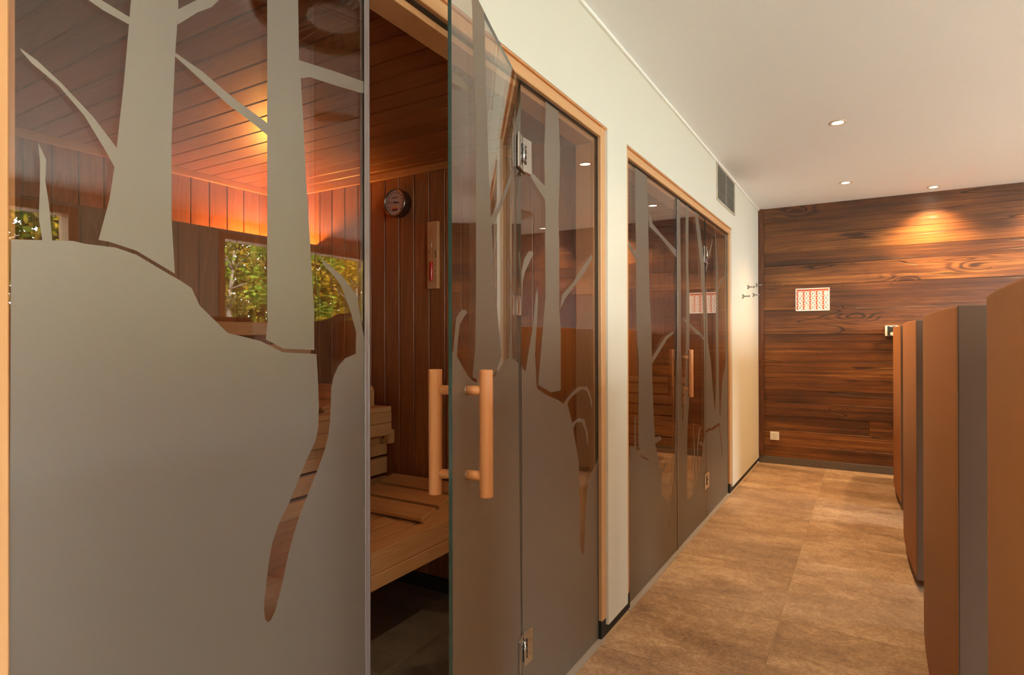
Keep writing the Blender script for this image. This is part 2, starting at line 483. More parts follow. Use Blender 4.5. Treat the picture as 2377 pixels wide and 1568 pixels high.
cabin(.20, 2.30, 0, 'sauna')
cabin(2.585, 4.93, 0, 'second_sauna')
struct('wall_between', boxes([(-2.9, -1.02, 2.35, 2.535, 0, 2.12)]), M['black'])

# timber frames of the two glass fronts (beech), stops behind the panes, sill strips
def front_frame(o0, o1, name, left_visible=True):
    y0, y1 = o0, o1; t = .045; fxx = -.925
    e = empty(name, (WX, (y0 + y1) / 2, 0)); e['kind'] = 'structure'
    cy = (y0 + y1) / 2
    def loc(lst): return [(a - WX, b - WX, c - cy, d - cy, z0, z1) for a, b, c, d, z0, z1 in lst]
    obj('jamb', boxes(loc([(-1.0, fxx, y1 - t, y1, .072, OT)]), .002), M['beech_z'], e)
    obj('jamb', boxes(loc([(-1.0, fxx, y0, y0 + t, .072, OT)]), .002), M['beech_z'], e)
    obj('head_rail', boxes(loc([(-1.0, fxx, y0 + t, y1 - t, OT - t, OT - .006)]), .002), M['beech_y'], e)
    obj('shadow_strip', boxes(loc([(-.99, -.918, y0, y1, OT - .0055, OT)]), 0), M['handle'], e)
    obj('glazing_stop', boxes(loc([(-1.03, -.953, y0 + t, y1 - t, OT - t - .022, OT - t), (-1.03, -.953, y0 + t, y0 + t + .016, .05, OT - t - .022), (-1.03, -.953, y1 - t - .016, y1 - t, .05, OT - t - .022)]), .001), M['beech_z'], e)
    obj('rubber_seal', boxes(loc([(-.952, -.9395, y1 - t + .0004 - .004, y1 - t, .0, OT - t), (-.952, -.9395, y0 + t + .004, y1 - t - .004, OT - t - .005, OT - t)])), M['rubber'], e)
    obj('floor_channel', boxes(loc([(-.951, WX - .001, y0 + .03, y1 - .03, -.011, .0015)])), M['sill'], e)
    return e
front_frame(*O1, 'trim_4')
front_frame(*O2, 'trim_5')

FROST={
 'A':[[(0.958,0.004),(0.958,1.184),(0.955,1.213),(0.945,1.246),(0.936,1.287),(0.932,1.31),(0.926,1.322),(0.905,1.34),(0.887,1.357),(0.866,1.368),(0.841,1.382),(0.83,1.392),(0.838,1.374),(0.866,1.353),(0.885,1.334),(0.896,1.314),(0.912,1.279),(0.927,1.238),(0.925,1.193),(0.895,1.184),(0.876,1.168),(0.864,1.149),(0.857,1.124),(0.856,1.092),(0.854,1.06),(0.849,1.028),(0.84,1.001),(0.823,0.967),(0.798,0.921),(0.777,0.884),(0.763,0.849),(0.751,0.816),(0.741,0.779),(0.731,0.747),(0.722,0.722),(0.712,0.708),(0.705,0.708),(0.7,0.717),(0.698,0.739),(0.703,0.779),(0.709,0.819),(0.716,0.849),(0.729,0.879),(0.755,0.917),(0.78,0.963),(0.798,0.994),(0.816,1.022),(0.823,1.046),(0.825,1.092),(0.822,1.158),(0.819,1.195),(0.817,1.195),(0.768,1.198),(0.739,1.2),(0.693,1.221),(0.627,1.236),(0.608,1.253),(0.578,1.28),(0.564,1.308),(0.545,1.319),(0.528,1.327),(0.487,1.348),(0.479,1.352),(0.45,1.359),(0.441,1.359),(0.412,1.359),(0.396,1.361),(0.332,1.354),(0.327,1.353),(0.32,0.004)],
  [(0.555,2.035),(0.472,1.732),(0.469,1.692),(0.462,1.605),(0.452,1.504),(0.449,1.477),(0.442,1.426),(0.428,1.367),(0.443,1.366),(0.479,1.358),(0.497,1.349),(0.537,1.329),(0.532,1.414),(0.532,1.537),(0.538,1.678),(0.543,1.75),(0.543,1.767),(0.62,2.035)],
  [(0.772,2.035),(0.707,1.847),(0.706,1.284),(0.707,1.258),(0.703,1.224),(0.741,1.207),(0.814,1.203),(0.813,1.28),(0.809,1.343),(0.802,1.442),(0.794,1.539),(0.788,1.646),(0.782,1.73),(0.778,1.766),(0.776,1.881),(0.826,2.035)],
  [(0.781,1.73),(0.804,1.741),(0.874,1.749),(0.938,1.758),(0.956,1.763),(0.957,1.787),(0.938,1.785),(0.868,1.777),(0.777,1.764)],
  [(0.537,1.674),(0.583,1.651),(0.629,1.628),(0.684,1.608),(0.707,1.598),(0.708,1.62),(0.638,1.643),(0.583,1.667),(0.537,1.68)],
  [(0.338,1.599),(0.349,1.588),(0.379,1.57),(0.41,1.539),(0.437,1.497),(0.449,1.476),(0.453,1.504),(0.422,1.54),(0.384,1.573),(0.355,1.594),(0.336,1.603)],
  [(0.413,1.704),(0.434,1.698),(0.47,1.693),(0.473,1.704),(0.423,1.713),(0.409,1.714)],
  [(0.542,1.726),(0.575,1.761),(0.599,1.781),(0.624,1.815),(0.586,1.795),(0.575,1.782),(0.542,1.75)],
  [(0.358,1.462),(0.358,1.431),(0.357,1.398),(0.357,1.383),(0.361,1.355),(0.372,1.357),(0.37,1.382),(0.368,1.408),(0.364,1.436),(0.365,1.465),(0.356,1.486)]],
 'C':[[(2.268,0.004),(2.268,0.748),(2.249,0.722),(2.191,0.688),(2.151,0.631),(2.136,0.527),(2.123,0.402),(2.102,0.387),(2.087,0.434),(2.083,0.541),(2.08,0.647),(2.073,0.753),(2.041,0.843),(2.012,0.918),(1.976,0.984),(1.992,0.999),(2.023,1.011),(2.074,1.023),(2.106,1.029),(2.147,1.021),(2.176,0.993),(2.193,0.954),(2.204,0.951),(2.206,0.973),(2.176,1.015),(2.155,1.036),(2.094,1.04),(2.067,1.04),(2.017,1.025),(1.974,1.007),(1.941,0.988),(1.903,1.005),(1.848,1.02),(1.8,1.035),(1.744,1.058),(1.738,1.075),(1.729,1.171),(1.732,1.206),(1.742,1.277),(1.749,1.349),(1.745,1.402),(1.736,1.374),(1.715,1.269),(1.664,1.118),(1.644,1.132),(1.64,1.141),(1.64,0.004)],
  [(2.023,0.886),(2.05,0.908),(2.105,0.902),(2.138,0.861),(2.15,0.813),(2.167,0.802),(2.159,0.858),(2.126,0.911),(2.074,0.922),(2.012,0.91)],
  [(1.828,2.035),(1.807,2.036),(1.811,2.026),(1.797,1.871),(1.8,1.743),(1.805,1.663),(1.802,1.557),(1.804,1.369),(1.774,1.199),(1.749,1.07),(1.845,1.037),(1.92,1.039),(1.921,1.247),(1.91,1.326),(1.911,1.573),(1.903,1.65),(1.915,1.79),(1.919,1.904),(1.909,1.996),(1.905,2.036),(1.937,2.035)],
  [(1.703,1.754),(1.74,1.73),(1.806,1.696),(1.806,1.744),(1.721,1.766),(1.692,1.769)],
  [(1.914,1.327),(1.956,1.367),(2.052,1.43),(2.129,1.479),(2.21,1.545),(2.197,1.558),(2.103,1.493),(2.026,1.434),(1.933,1.382),(1.917,1.336)],
  [(1.64,1.411),(1.64,1.138),(1.641,1.316),(1.648,1.405),(1.662,1.438),(1.69,1.47),(1.717,1.503),(1.708,1.512),(1.685,1.507),(1.657,1.478),(1.64,1.437)]],
 'E':[[(0.677,0.004),(0.677,1.197),(0.671,1.198),(0.651,1.268),(0.625,1.282),(0.61,1.288),(0.585,1.289),(0.573,1.283),(0.594,1.274),(0.625,1.256),(0.635,1.235),(0.647,1.188),(0.605,1.162),(0.57,1.142),(0.542,1.131),(0.502,1.121),(0.477,1.119),(0.411,1.117),(0.337,1.123),(0.275,1.144),(0.226,1.165),(0.174,1.168),(0.151,1.258),(0.145,1.347),(0.136,1.343),(0.129,1.258),(0.124,1.166),(0.09,1.159),(0.059,1.151),(0.047,1.151),(0.006,0.004)],
  [(0.43,2.035),(0.432,2.036),(0.424,2.001),(0.417,1.895),(0.398,1.726),(0.383,1.619),(0.367,1.532),(0.358,1.507),(0.329,1.368),(0.309,1.313),(0.284,1.237),(0.26,1.176),(0.308,1.145),(0.34,1.131),(0.411,1.125),(0.471,1.128),(0.495,1.128),(0.533,1.137),(0.512,1.202),(0.506,1.269),(0.503,1.353),(0.501,1.479),(0.503,1.728),(0.521,1.877),(0.532,2.006),(0.533,2.035)],
  [(0.375,1.506),(0.366,1.539),(0.301,1.574),(0.221,1.64),(0.13,1.723),(0.113,1.724),(0.147,1.684),(0.222,1.615),(0.301,1.554)],
  [(0.677,1.778),(0.63,1.788),(0.581,1.792),(0.548,1.793),(0.594,1.771),(0.631,1.766),(0.677,1.754)],
  [(0.12,1.885),(0.07,1.87),(0.061,1.854),(0.085,1.846),(0.105,1.867)]],
 'D':[[(3.44,0.004),(3.443,1.189),(3.424,1.04),(3.413,0.85),(3.393,0.57),(3.369,0.457),(3.33,0.348),(3.304,0.308),(3.285,0.138),(3.27,0.316),(3.205,0.346),(3.132,0.393),(3.133,0.481),(3.098,0.553),(3.061,0.625),(3.027,0.673),(2.995,0.859),(2.975,1.058),(2.968,1.255),(2.94,1.435),(2.926,1.656),(2.919,1.828),(2.899,2.036),(2.905,2.035),(2.728,2.035),(2.722,2.036),(2.721,1.826),(2.732,1.728),(2.736,1.558),(2.739,1.287),(2.753,1.195),(2.771,1.114),(2.762,0.782),(2.768,0.703),(2.812,0.654),(2.918,0.618),(2.918,0.608),(2.812,0.643),(2.73,0.698),(2.7,0.713),(2.644,0.726),(2.588,0.52),(2.588,0.004)],
  [(2.934,1.791),(3.131,1.761),(3.3,1.721),(3.43,1.69),(3.431,1.733),(3.154,1.779),(2.995,1.812),(2.935,1.868)],
  [(2.625,1.648),(2.737,1.595),(2.737,1.626),(2.619,1.679)],
  [(2.963,1.088),(3.046,1.125),(3.149,1.173),(3.245,1.219),(3.37,1.251),(3.378,1.266),(3.202,1.23),(3.08,1.174),(2.964,1.121)],
  [(3.024,0.678),(3.122,0.684),(3.142,0.69),(3.106,0.706),(3.01,0.713)],
  [(3.127,0.481),(3.148,0.5),(3.231,0.54),(3.207,0.547),(3.112,0.511)],
  [(2.707,0.839),(2.704,0.761),(2.7,0.705),(2.727,0.697),(2.725,0.758),(2.722,0.845),(2.711,0.862)]],
 'G':[[(4.155,0.004),(4.155,1.3),(4.145,1.474),(4.129,1.71),(4.017,1.926),(3.945,2.035),(3.86,2.035),(3.863,2.036),(3.917,1.911),(3.996,1.742),(4.065,1.519),(4.095,1.337),(4.104,1.182),(4.109,1.066),(4.109,0.561),(4.078,0.522),(4.058,0.459),(3.989,0.384),(3.955,0.347),(3.94,0.317),(3.935,0.427),(3.948,0.531),(3.98,0.608),(4.019,0.634),(4.025,0.641),(3.969,0.635),(3.936,0.597),(3.914,0.536),(3.906,0.432),(3.905,0.288),(3.883,0.276),(3.871,0.281),(3.855,0.493),(3.826,0.653),(3.82,0.696),(3.815,0.655),(3.827,0.497),(3.833,0.289),(3.822,0.251),(3.713,0.227),(3.664,0.236),(3.655,0.375),(3.668,0.624),(3.682,0.723),(3.709,0.822),(3.717,0.973),(3.728,1.413),(3.704,1.666),(3.711,2.036),(3.69,2.035),(3.645,2.035),(3.652,2.036),(3.641,1.866),(3.654,1.52),(3.644,1.187),(3.622,0.979),(3.6,0.833),(3.565,0.669),(3.555,0.671),(3.55,0.983),(3.527,1.188),(3.531,1.567),(3.516,2.035),(3.5,2.035),(3.452,2.035),(3.452,0.004)],
  [(3.615,1.326),(3.711,1.302),(3.798,1.283),(3.908,1.251),(4.002,1.243),(4.111,1.208),(4.111,1.225),(3.984,1.265),(3.833,1.295),(3.711,1.319),(3.567,1.352)],
  [(4.042,0.508),(4.072,0.489),(4.047,0.535),(4.002,0.547),(3.967,0.533)]],
 'F':[[(4.898,0.004),(4.898,2.035),(4.8,2.035),(4.866,1.985),(4.888,1.463),(4.884,1.253),(4.844,1.044),(4.698,0.902),(4.657,0.762),(4.624,0.62),(4.595,0.665),(4.582,0.858),(4.566,1.194),(4.56,1.452),(4.549,1.753),(4.46,2.035),(4.41,2.035),(4.461,2.022),(4.484,1.746),(4.484,1.179),(4.48,0.915),(4.443,0.681),(4.399,0.783),(4.311,1.062),(4.224,1.197),(4.209,1.362),(4.183,1.509),(4.171,1.594),(4.162,0.592),(4.243,0.599),(4.323,0.588),(4.579,0.596),(4.609,0.583),(4.706,0.319),(4.682,0.323),(4.579,0.574),(4.35,0.571),(4.256,0.582),(4.162,0.577),(4.168,0.004)],
  [(4.547,1.572),(4.681,1.64),(4.788,1.681),(4.896,1.731),(4.896,1.758),(4.76,1.685),(4.638,1.643),(4.542,1.566)],
  [(4.347,1.908),(4.284,1.837),(4.214,1.76),(4.174,1.706),(4.174,1.673),(4.224,1.738),(4.311,1.827),(4.377,1.917),(4.353,1.954)]],
}


def frost_mesh(key, conv):
    """union of the etched shapes of one pane, as a single triangulated film"""
    polys = FROST[key]; vs, fs = [], []
    for p in polys:
        fs.append(list(range(len(vs), len(vs) + len(p)))); vs += [Vector(q) for q in p]
    vo, eo, fo, ov, oe, of = delaunay_2d_cdt(vs, [], fs, 0, 1e-5)
    bm = bmesh.new(); bv = [bm.verts.new(conv(v.x, v.y)) for v in vo]
    def inside(p, x, y):
        c = False
        for (x0, y0), (x1, y1) in zip(p, p[1:] + p[:1]):
            if (y0 > y) != (y1 > y) and x < (x1 - x0) * (y - y0) / (y1 - y0) + x0: c = not c
        return c
    for f in fo:
        gx = sum(vo[i].x for i in f) / 3; gy = sum(vo[i].y for i in f) / 3
        if any(inside(p, gx, gy) for p in polys):
            try: bm.faces.new([bv[i] for i in f])
            except ValueError: pass
    bmesh.ops.delete(bm, geom=[v for v in bm.verts if not v.link_faces], context='VERTS')
    bmesh.ops.recalc_face_normals(bm, faces=bm.faces)
    return bm

ZT = 2.039
def pane_bm(y0, y1, z0=.001, z1=ZT, edge_on=True, t=.004):
    """8 mm glass sheet in the plane x=0, edges carry the green edge material"""
    bm = bmesh.new(); box(bm, -t, t, y0, y1, z0, z1)
    bm.normal_update()
    for f in bm.faces:
        f.material_index = 0 if abs(f.normal.x) > .9 else 1
    return bm

def fixed_pane(name, key, y0, y1, label, seal=None):
    e = empty(name, (GX, (y0 + y1) / 2, 0)); cy = (y0 + y1) / 2
    tag(e, label, 'glass pane', kind='structure')
    obj('pane', pane_bm(y0 - cy, y1 - cy), [M['glass'], M['edge']], e)
    obj('frosted_forest', frost_mesh(key, lambda a, z: (.0044, a - cy, z)), M['frost'], e)
    if seal:
        bm = bmesh.new()
        for a, b, c, d in ((-.0075, -.0045, -.010, .001), (.0045, .0075, -.010, .001), (-.0075, .0075, .0012, .0035)):
            box(bm, a, b, seal - cy + c, seal - cy + d, .003, ZT - .003, bev=.0008)
        cyl(bm, (.003, seal - cy + .0035, .003), (.003, seal - cy + .0035, ZT - .003), .0045, 10)
        obj('seal_strip', bm, M['seal'], e)
    return e

def handle(e, s, zc, d_out, d_in, half, rad, zs):
    """paired round timber pull bars either side of a glass leaf lying along +y, thickness in x"""
    for d, nm in ((d_out, 'outer'), (-d_in, 'inner')):
        bm = bmesh.new(); cyl(bm, (d, s, zc - half), (d, s, zc + half), rad, 32, bev=.002)
        h = obj('pull_handle', bm, M['handle'], e)
        for z in zs:
            bm = bmesh.new(); sg = 1 if d > 0 else -1
            cyl(bm, (sg * .0052, s, z), (d - sg * rad * .6, s, z), .0108, 24)
            so = obj('standoff', bm, M['handle'], h)
            bm = bmesh.new(); cyl(bm, (sg * .0042, s, z), (sg * .0056, s, z), .0118, 24); obj('washer', bm, M['chrome'], h)

def door(name, key, hinge_y, length, ang, label, s_handle):
    """leaf runs from the hinge toward -y; ang opens it into the corridor"""
    e = empty(name, (GX, hinge_y, 0), ang)
    tag(e, label, 'glass door', kind='structure')
    obj('pane', pane_bm(-length, -.001, .006, ZT - .004), [M['glass'], M['edge']], e)
    obj('frosted_forest', frost_mesh(key, lambda a, z: (.0044, -min(a, length - .0005), max(z, .008))), M['frost'], e)
    handle(e, -s_handle, 1.016, .05, .068, .14, .0155, (1.110, .922))
    return e

def hinge(e_pane, e_door, z, y_world_pane):
    """polished clamp plates either side of the joint; the pivot barrel belongs to the fixed side"""
    def plates(y0, y1, parent, cut):
        bm = bmesh.new()
        for a, b in ((.0046, .0115), (-.0115, -.0046)):
            box(bm, a, b, y0, y1, z - .055, z + .055, bev=.0022, seg=2)
        o = obj('hinge', bm, M['chrome'], parent)
        bm = bmesh.new(); box(bm, .0116, .0135, y0 + (y1 - y0) * cut[0], y0 + (y1 - y0) * cut[1], z - .03, z + .03, bev=.0006)
        obj('hinge_slot', bm, M['black'], o)
        bm = bmesh.new()
        for dz in (-.018, .0, .018): cyl(bm, (.0135, y0 + (y1 - y0) * (cut[0] + cut[1]) / 2, z + dz), (.0148, y0 + (y1 - y0) * (cut[0] + cut[1]) / 2, z + dz), .0042, 12)
        obj('hinge_screw', bm, M['steel'], o)
        return o
    oy = e_pane.location.y
    p = plates(y_world_pane + .0055 - oy, y_world_pane + .060 - oy, e_pane, (.04, .30))
    bm = bmesh.new(); cyl(bm, (.013, y_world_pane + .0015 - oy, z - .03), (.013, y_world_pane + .0015 - oy, z + .03), .0055, 16)
    obj('hinge_barrel', bm, M['chrome'], p)
    plates(-.058, -.005, e_door, (.78, .97))

w1 = fixed_pane('window_1', 'A', .322, .960, 'wide fixed glass pane nearest the camera with two frosted trunks and a hill', seal=.960)
w2 = fixed_pane('window_2', 'C', 1.6375, 2.263, 'fixed glass pane between the open door and the first white wall pier')
d1 = door('door_1', 'E', 1.637, .677, R(17.7), 'open glass sauna door standing out into the corridor', .582)
hinge(w2, d1, 1.810, 1.637); hinge(w2, d1, .237, 1.637)
w3 = fixed_pane('window_3', 'D', 2.586, 3.448, 'fixed glass pane with one thick frosted trunk behind the first pier', seal=3.449)
w6 = fixed_pane('window_6', 'F', 4.162, 4.903, 'last fixed glass pane before the far white wall')
def door_map(key, hy):
    FROST[key] = [[(hy - y, z) for y, z in p][::-1] for p in FROST[key]]
door_map('G', 4.160)
d2 = door('door_2', 'G', 4.160, .706, 0, 'closed glass sauna door in the second glass front', .590)
hinge(w6, d2, 1.792, 4.160); hinge(w6, d2, .256, 4.160)

# ------------------------------------------------------------------ sauna furniture
def bench_upper():
    e = empty('upper_bench', (-2.33, 1.26, .745))
    ox, oy, oz = e.location
    def L(lst): return [(a - ox, b - ox, c - oy, d - oy, z0 - oz, z1 - oz) for a, b, c, d, z0, z1 in lst]
    y0, y1 = .26, 2.262
    bs = []; x = -2.6
    while x < -2.06:
        bs.append((x, min(x + .086, -2.052), y0, y1, .862, .887)); x += .094
    obj('seat_slats', boxes(L(bs), .003), M['bench_y'], e)
    obj('front_rail', boxes(L([(-2.078, -2.05, y0, y1, .808, .8615), (-2.078, -2.05, y0, y1, .745, .8065)]), .003), M['bench_y'], e)
    obj('end_rail', boxes(L([(-2.6, -2.079, y1 - .03, y1 - .002, .80, .861)]), .003), M['bench_x'], e)
    return e
ub = tag(bench_upper(), 'upper light-wood sauna bench along the rear wall', 'bench', 'benches in the near sauna')

sb = boxes([(-.035, .035, -.022, .022, -.034, .034)], .002)
s = obj('support_block', sb, M['bench_y'], None, (-2.10, 2.2765, .730)); bm = bmesh.new()
cyl(bm, (.0, -.0225, -.004), (.0, -.0235, -.004), .005, 12); obj('screw', bm, M['steel'], s)
tag(s, 'small pale wooden block on the board wall holding the end of the upper bench', 'block')

e = empty('bench_riser', (-2.103, 1.27, .4565))
y0, y1 = .26 - 1.27, 2.285 - 1.27
for i, (a, b) in enumerate(((.452, .527), (.5437, .6247), (.639, .694))):
    obj('riser_board', boxes([(-.024, 0, y0, y1, max(a, .459) - .4565, b - .4565)], .002), M['bench_y'], e)
obj('riser_board', boxes([(-.024, 0, y0, 2.232 - 1.27, .6945 - .4565, .731 - .4565)], .002), M['bench_y'], e)
for y in (y0 + .1, y1 - .35): obj('post', boxes([(-.065, -.025, y, y + .04, .008, .285)], .002), M['bench_y'], e)
tag(e, 'slatted wooden riser closing the space between lower and upper bench', 'panel')

e = empty('lower_bench', (-1.82, 1.27, 0))
def L2(lst): return [(a + 1.82, b + 1.82, c - 1.27, d - 1.27, z0, z1) for a, b, c, d, z0, z1 in lst]
y0, y1 = .24, 2.286
bs = []; x = -1.545
edges = [(-1.605, -1.5225), (-1.702, -1.618), (-1.799, -1.715), (-1.896, -1.812), (-1.993, -1.909), (-2.09, -2.006), (-2.19, -2.103)]
obj('seat_slats', boxes(L2([(a, b, y0, y1, .432, .456) for a, b in edges]), .003), M['bench_y'], e)
obj('front_rail', boxes(L2([(-1.544, -1.52, y0, y1, .376, .4312), (-1.544, -1.52, y0, y1, .319, .3745)]), .003), M['bench_y'], e)
obj('top_lipping', boxes(L2([(-1.5222, -1.52, y0, y1, .4322, .4558)]), .0005), M['bench_y'], e)
for y in (.5, 1.3, 2.12): obj('cross_bearer', boxes(L2([(-2.15, -1.545, y, y + .04, .36, .431)]), .002), M['bench_x'], e)
obj('leg', boxes(L2([(-2.1, -2.05, .5, .54, 0, .36)]), .002), M['bench_y'], e)
obj('leg', boxes(L2([(-2.1, -2.05, 2.12, 2.16, 0, .36)]), .002), M['bench_y'], e)
obj('wall_bracket', boxes(L2([(-1.60, -1.545, 2.26, 2.2995, .33, .40)]), .002), M['bench_y'], e)
obj('wall_bracket', boxes(L2([(-1.60, -1.545, .2005, .24, .33, .40)]), .002), M['bench_y'], e)
tag(e, 'lower light-wood sauna bench with a tall plank front edge seen through the doorway', 'bench', 'benches in the near sauna')

def headrest():
    """wedge of two side cheeks carrying three tilted slats, low edge toward -y"""
    e = empty('headrest', (0, 0, 0)); w = .44; n = .34; rise = .082
    for sx in (0, w - .022):
        bm = bmesh.new()
        pts = [(0.0, 0), (n - .02, 0), (n - .02, rise), (0.0, .009)]
        a = [bm.verts.new((sx, p[0], p[1])) for p in pts]; b = [bm.verts.new((sx + .022, p[0], p[1])) for p in pts]
        bm.faces.new(a[::-1]); bm.faces.new(b)
        for i in range(4): bm.faces.new((a[i], a[(i + 1) % 4], b[(i + 1) % 4], b[i]))
        bmesh.ops.recalc_face_normals(bm, faces=bm.faces)
        obj('side_cheek', bm, M['bench_y'], e)
    ang = math.atan2(rise - .009, n - .02)
    for i in range(3):
        bm = bmesh.new(); s0 = -.012 + i * .118
        box(bm, -.004, w + .004, s0, s0 + .098, 0, .02, bev=.003)
        bmesh.ops.rotate(bm, verts=bm.verts, cent=(0, 0, 0), matrix=Matrix.Rotation(ang, 3, 'X'))
        bmesh.ops.translate(bm, verts=bm.verts, vec=(0, 0, .0105))
        obj('slat', bm, M['bench_x'], e)
    return e
h1 = headrest(); h1.location = (-2.022, 1.935, .4565)
tag(h1, 'slatted wooden headrest lying on the lower bench beside the door handle', 'headrest', 'sauna headrests')
h2 = copy_tree(h1); h2.location = (-2.57, 1.90, .8875)
tag(h2, 'slatted wooden headrest on the upper bench, seen through the clear crack in the frosting', 'headrest')

# tall back cover in front of the rear wall, lamp hidden behind it
bb = boards('z', 'y', .21, 2.297, 1.517, .0955, 0, .82, -.018, 0, gap=.004)
e = empty('light_cover_panel', (-2.63, 1.25, .93))
obj('cladding', boxes([(a, b, c - 1.25, d - 1.25, z0, z1) for a, b, c, d, z0, z1 in bb], .002), M['sauna_z'], e)
obj('frame_batten', boxes([(-.046, -.019, -1.03, 1.04, .04, .08), (-.046, -.019, -1.03, 1.04, .72, .76)], .002), M['trim_w'], e)
for c, z in ((-1.02, .04), (-1.02, .72), (.7, .04)): obj('spacer', boxes([(-.299, -.047, c, c + .04, z, z + .04)], .002), M['trim_w'], e)
tag(e, 'upright-boarded cover panel in front of the rear wall hiding the orange lamp', 'panel')
for z, y0, y1, lab in ((1.275, .3, 2.2, 'upper horizontal back rail of the sauna bench'), (1.165, .3, 2.2, 'lower horizontal back rail of the sauna bench')):
    o = obj('backrest_rail', boxes([(-.0, .024, -(y1 - y0) / 2, (y1 - y0) / 2, -.032, .032)], .004), M['bench_y'], None, (-2.588, (y0 + y1) / 2, z))
    for y in (-.8, 0, .8): obj('spacer', boxes([(-.0415, -.0005, y, y + .04, -.025, .025)], .001), M['bench_y'], o)
    tag(o, lab, 'backrest')
bm = bmesh.new(); box(bm, -.05, .05, -.06, .06, -.02, .0, bev=.004)
e = obj('sauna_lamp', bm, M['white'], None, (-2.79, 2.10, 1.575))
g = lathe([(.001, .075), (.018, .07), (.027, .052), (.028, .035), (.02, .012), (.014, 0)], 20); obj('bulb', g, M['glow'], e)
obj('bracket', boxes([(-.139, -.051, -.01, .01, -.016, -.004)], .001), M['steel'], e)
tag(e, 'orange lamp hidden behind the boarded cover panel in the rear corner', 'lamp')
light('sauna_lamp_light', 'POINT', (-2.79, 2.10, 1.685), 21.0, (1.0, .46, .09), shadow_soft_size=.028)

# thermometer
e = empty('thermometer', (-2.020, 2.30, 1.905))
def to_wall(bm):   # lathes are built up +z; turn so that +z -> -y
    bmesh.ops.rotate(bm, verts=bm.verts, cent=(0, 0, 0), matrix=Matrix.Rotation(R(90), 3, 'X')); return bm
rr_ = .068
obj('case', to_wall(lathe([(0, .0005), (rr_, .0005), (rr_ + .001, .03), (rr_ + .002, .048), (rr_ + .002, .052), (rr_ - .002, .055), (rr_ - .006, .052), (rr_ - .006, .044)], 64)), M['steel'], e)
obj('dial', to_wall(lathe([(0, .0445), (rr_ - .0055, .0445)], 64)), M['dial'], e)
bm = bmesh.new()
box(bm, -.045, .026, -.0475, -.0465, -.0012, .0012)
box(bm, .002, .026, -.0476, -.0464, -.0028, .0028); cyl(bm, (0, -.046, 0), (0, -.0485, 0), .005, 16)
bmesh.ops.rotate(bm, verts=bm.verts, cent=(0, 0, 0), matrix=Matrix.Rotation(R(7), 3, 'Y'))
obj('needle', bm, M['ink'], e)
def text(s, size, mat, parent, loc, rot, name='lettering', align='CENTER', ext=.0002):
    cu = bpy.data.curves.new(name, 'FONT'); cu.body = s; cu.size = size; cu.align_x = align; cu.align_y = 'CENTER'; cu.extrude = ext
    cu.materials.append(mat); t_ = bpy.data.objects.new(name, cu); COL.objects.link(t_); dg = bpy.context.evaluated_depsgraph_get()
    me = bpy.data.meshes.new_from_object(t_.evaluated_get(dg)); bpy.data.objects.remove(t_); o = bpy.data.objects.new(name, me); COL.objects.link(o)
    o.parent = parent; o.location = loc; o.rotation_euler = rot
    return o
bm = bmesh.new()
for k in range(14):     # ring of printed degree marks
    a = R(225 - k * 270 / 13)
    box(bm, .050 * math.cos(a) - .002, .050 * math.cos(a) + .002, -.0466, -.0449, .050 * math.sin(a) - .002, .050 * math.sin(a) + .002)
obj('degree_marks', bm, M['ink'], e)
bm = bmesh.new()        # small dark wordmark, too small to read in the photo
for i, wd in enumerate((.006, .004, .004, .003)):
    box(bm, -.014 + i * .008, -.014 + i * .008 + wd, -.0466, -.0449, .021, .027)
obj('wordmark', bm, M['ink'], e)
for z, m in ((-.022, 'ochre'), (-.030, 'redp'), (-.038, 'ink')):
    obj('colour_bar', boxes([(-.017, .017, -.0466, -.0449, z - .003, z + .003)]), M[m], e)
tag(e, 'round steel-cased thermometer on the sauna board wall', 'thermometer')

# sand timer
e = empty('sand_timer', (-1.805, 2.30, 1.63))
bm = bmesh.new(); box(bm, -.031, .031, -.022, -.0005, -.163, .163, bev=.002)
obj('board', bm, M['beech_z'], e)
bm = bmesh.new(); box(bm, -.014, .009, -.0226, -.0218, -.13, .132, bev=0); obj('slot', bm, M['handle'], e)
bm = bmesh.new(); cyl(bm, (-.0025, -.026, .022), (-.0025, -.026, .124), .0088, 20, bev=.003); cyl(bm, (-.0025, -.026, -.006), (-.0025, -.026, .022), .0036, 14)
cyl(bm, (-.0025, -.026, -.128), (-.0025, -.026, -.006), .0088, 20, bev=.003); obj('glass_tube', bm, M['clear'], e)
bm = bmesh.new(); cyl(bm, (-.0025, -.026, -.1255), (-.0025, -.026, -.034), .0082, 20, bev=.003); obj('red_sand', bm, M['sand'], e)
bm = bmesh.new(); box(bm, -.0125, .0075, -.036, -.0226, .002, .022, bev=.002); obj('clip', bm, M['trim_w'], e)
for z, sx in ((-.048, '15'), (-.079, '10'), (-.109, '5')):
    text(sx, .0105, M['ink'], e, (.021, -.0224, z), (R(90), 0, 0), 'numeral')
bm = bmesh.new()
for k in range(16): box(bm, .0115, .0150 if k % 5 else .0165, -.0226, -.0221, -.048 - k * .00585, -.0473 - k * .00585)
obj('scale_marks', bm, M['ink'], e)
bm = bmesh.new(); zz = .020
for hgt in (.007, .005, .006, .005, .006): box(bm, .0185, .0245, -.0226, -.0221, zz - hgt + .001, zz); zz -= hgt + .0012
obj('wordmark', bm, M['ink'], e)
tag(e, 'pale wooden sand timer with red sand mounted beside the thermometer', 'timer')

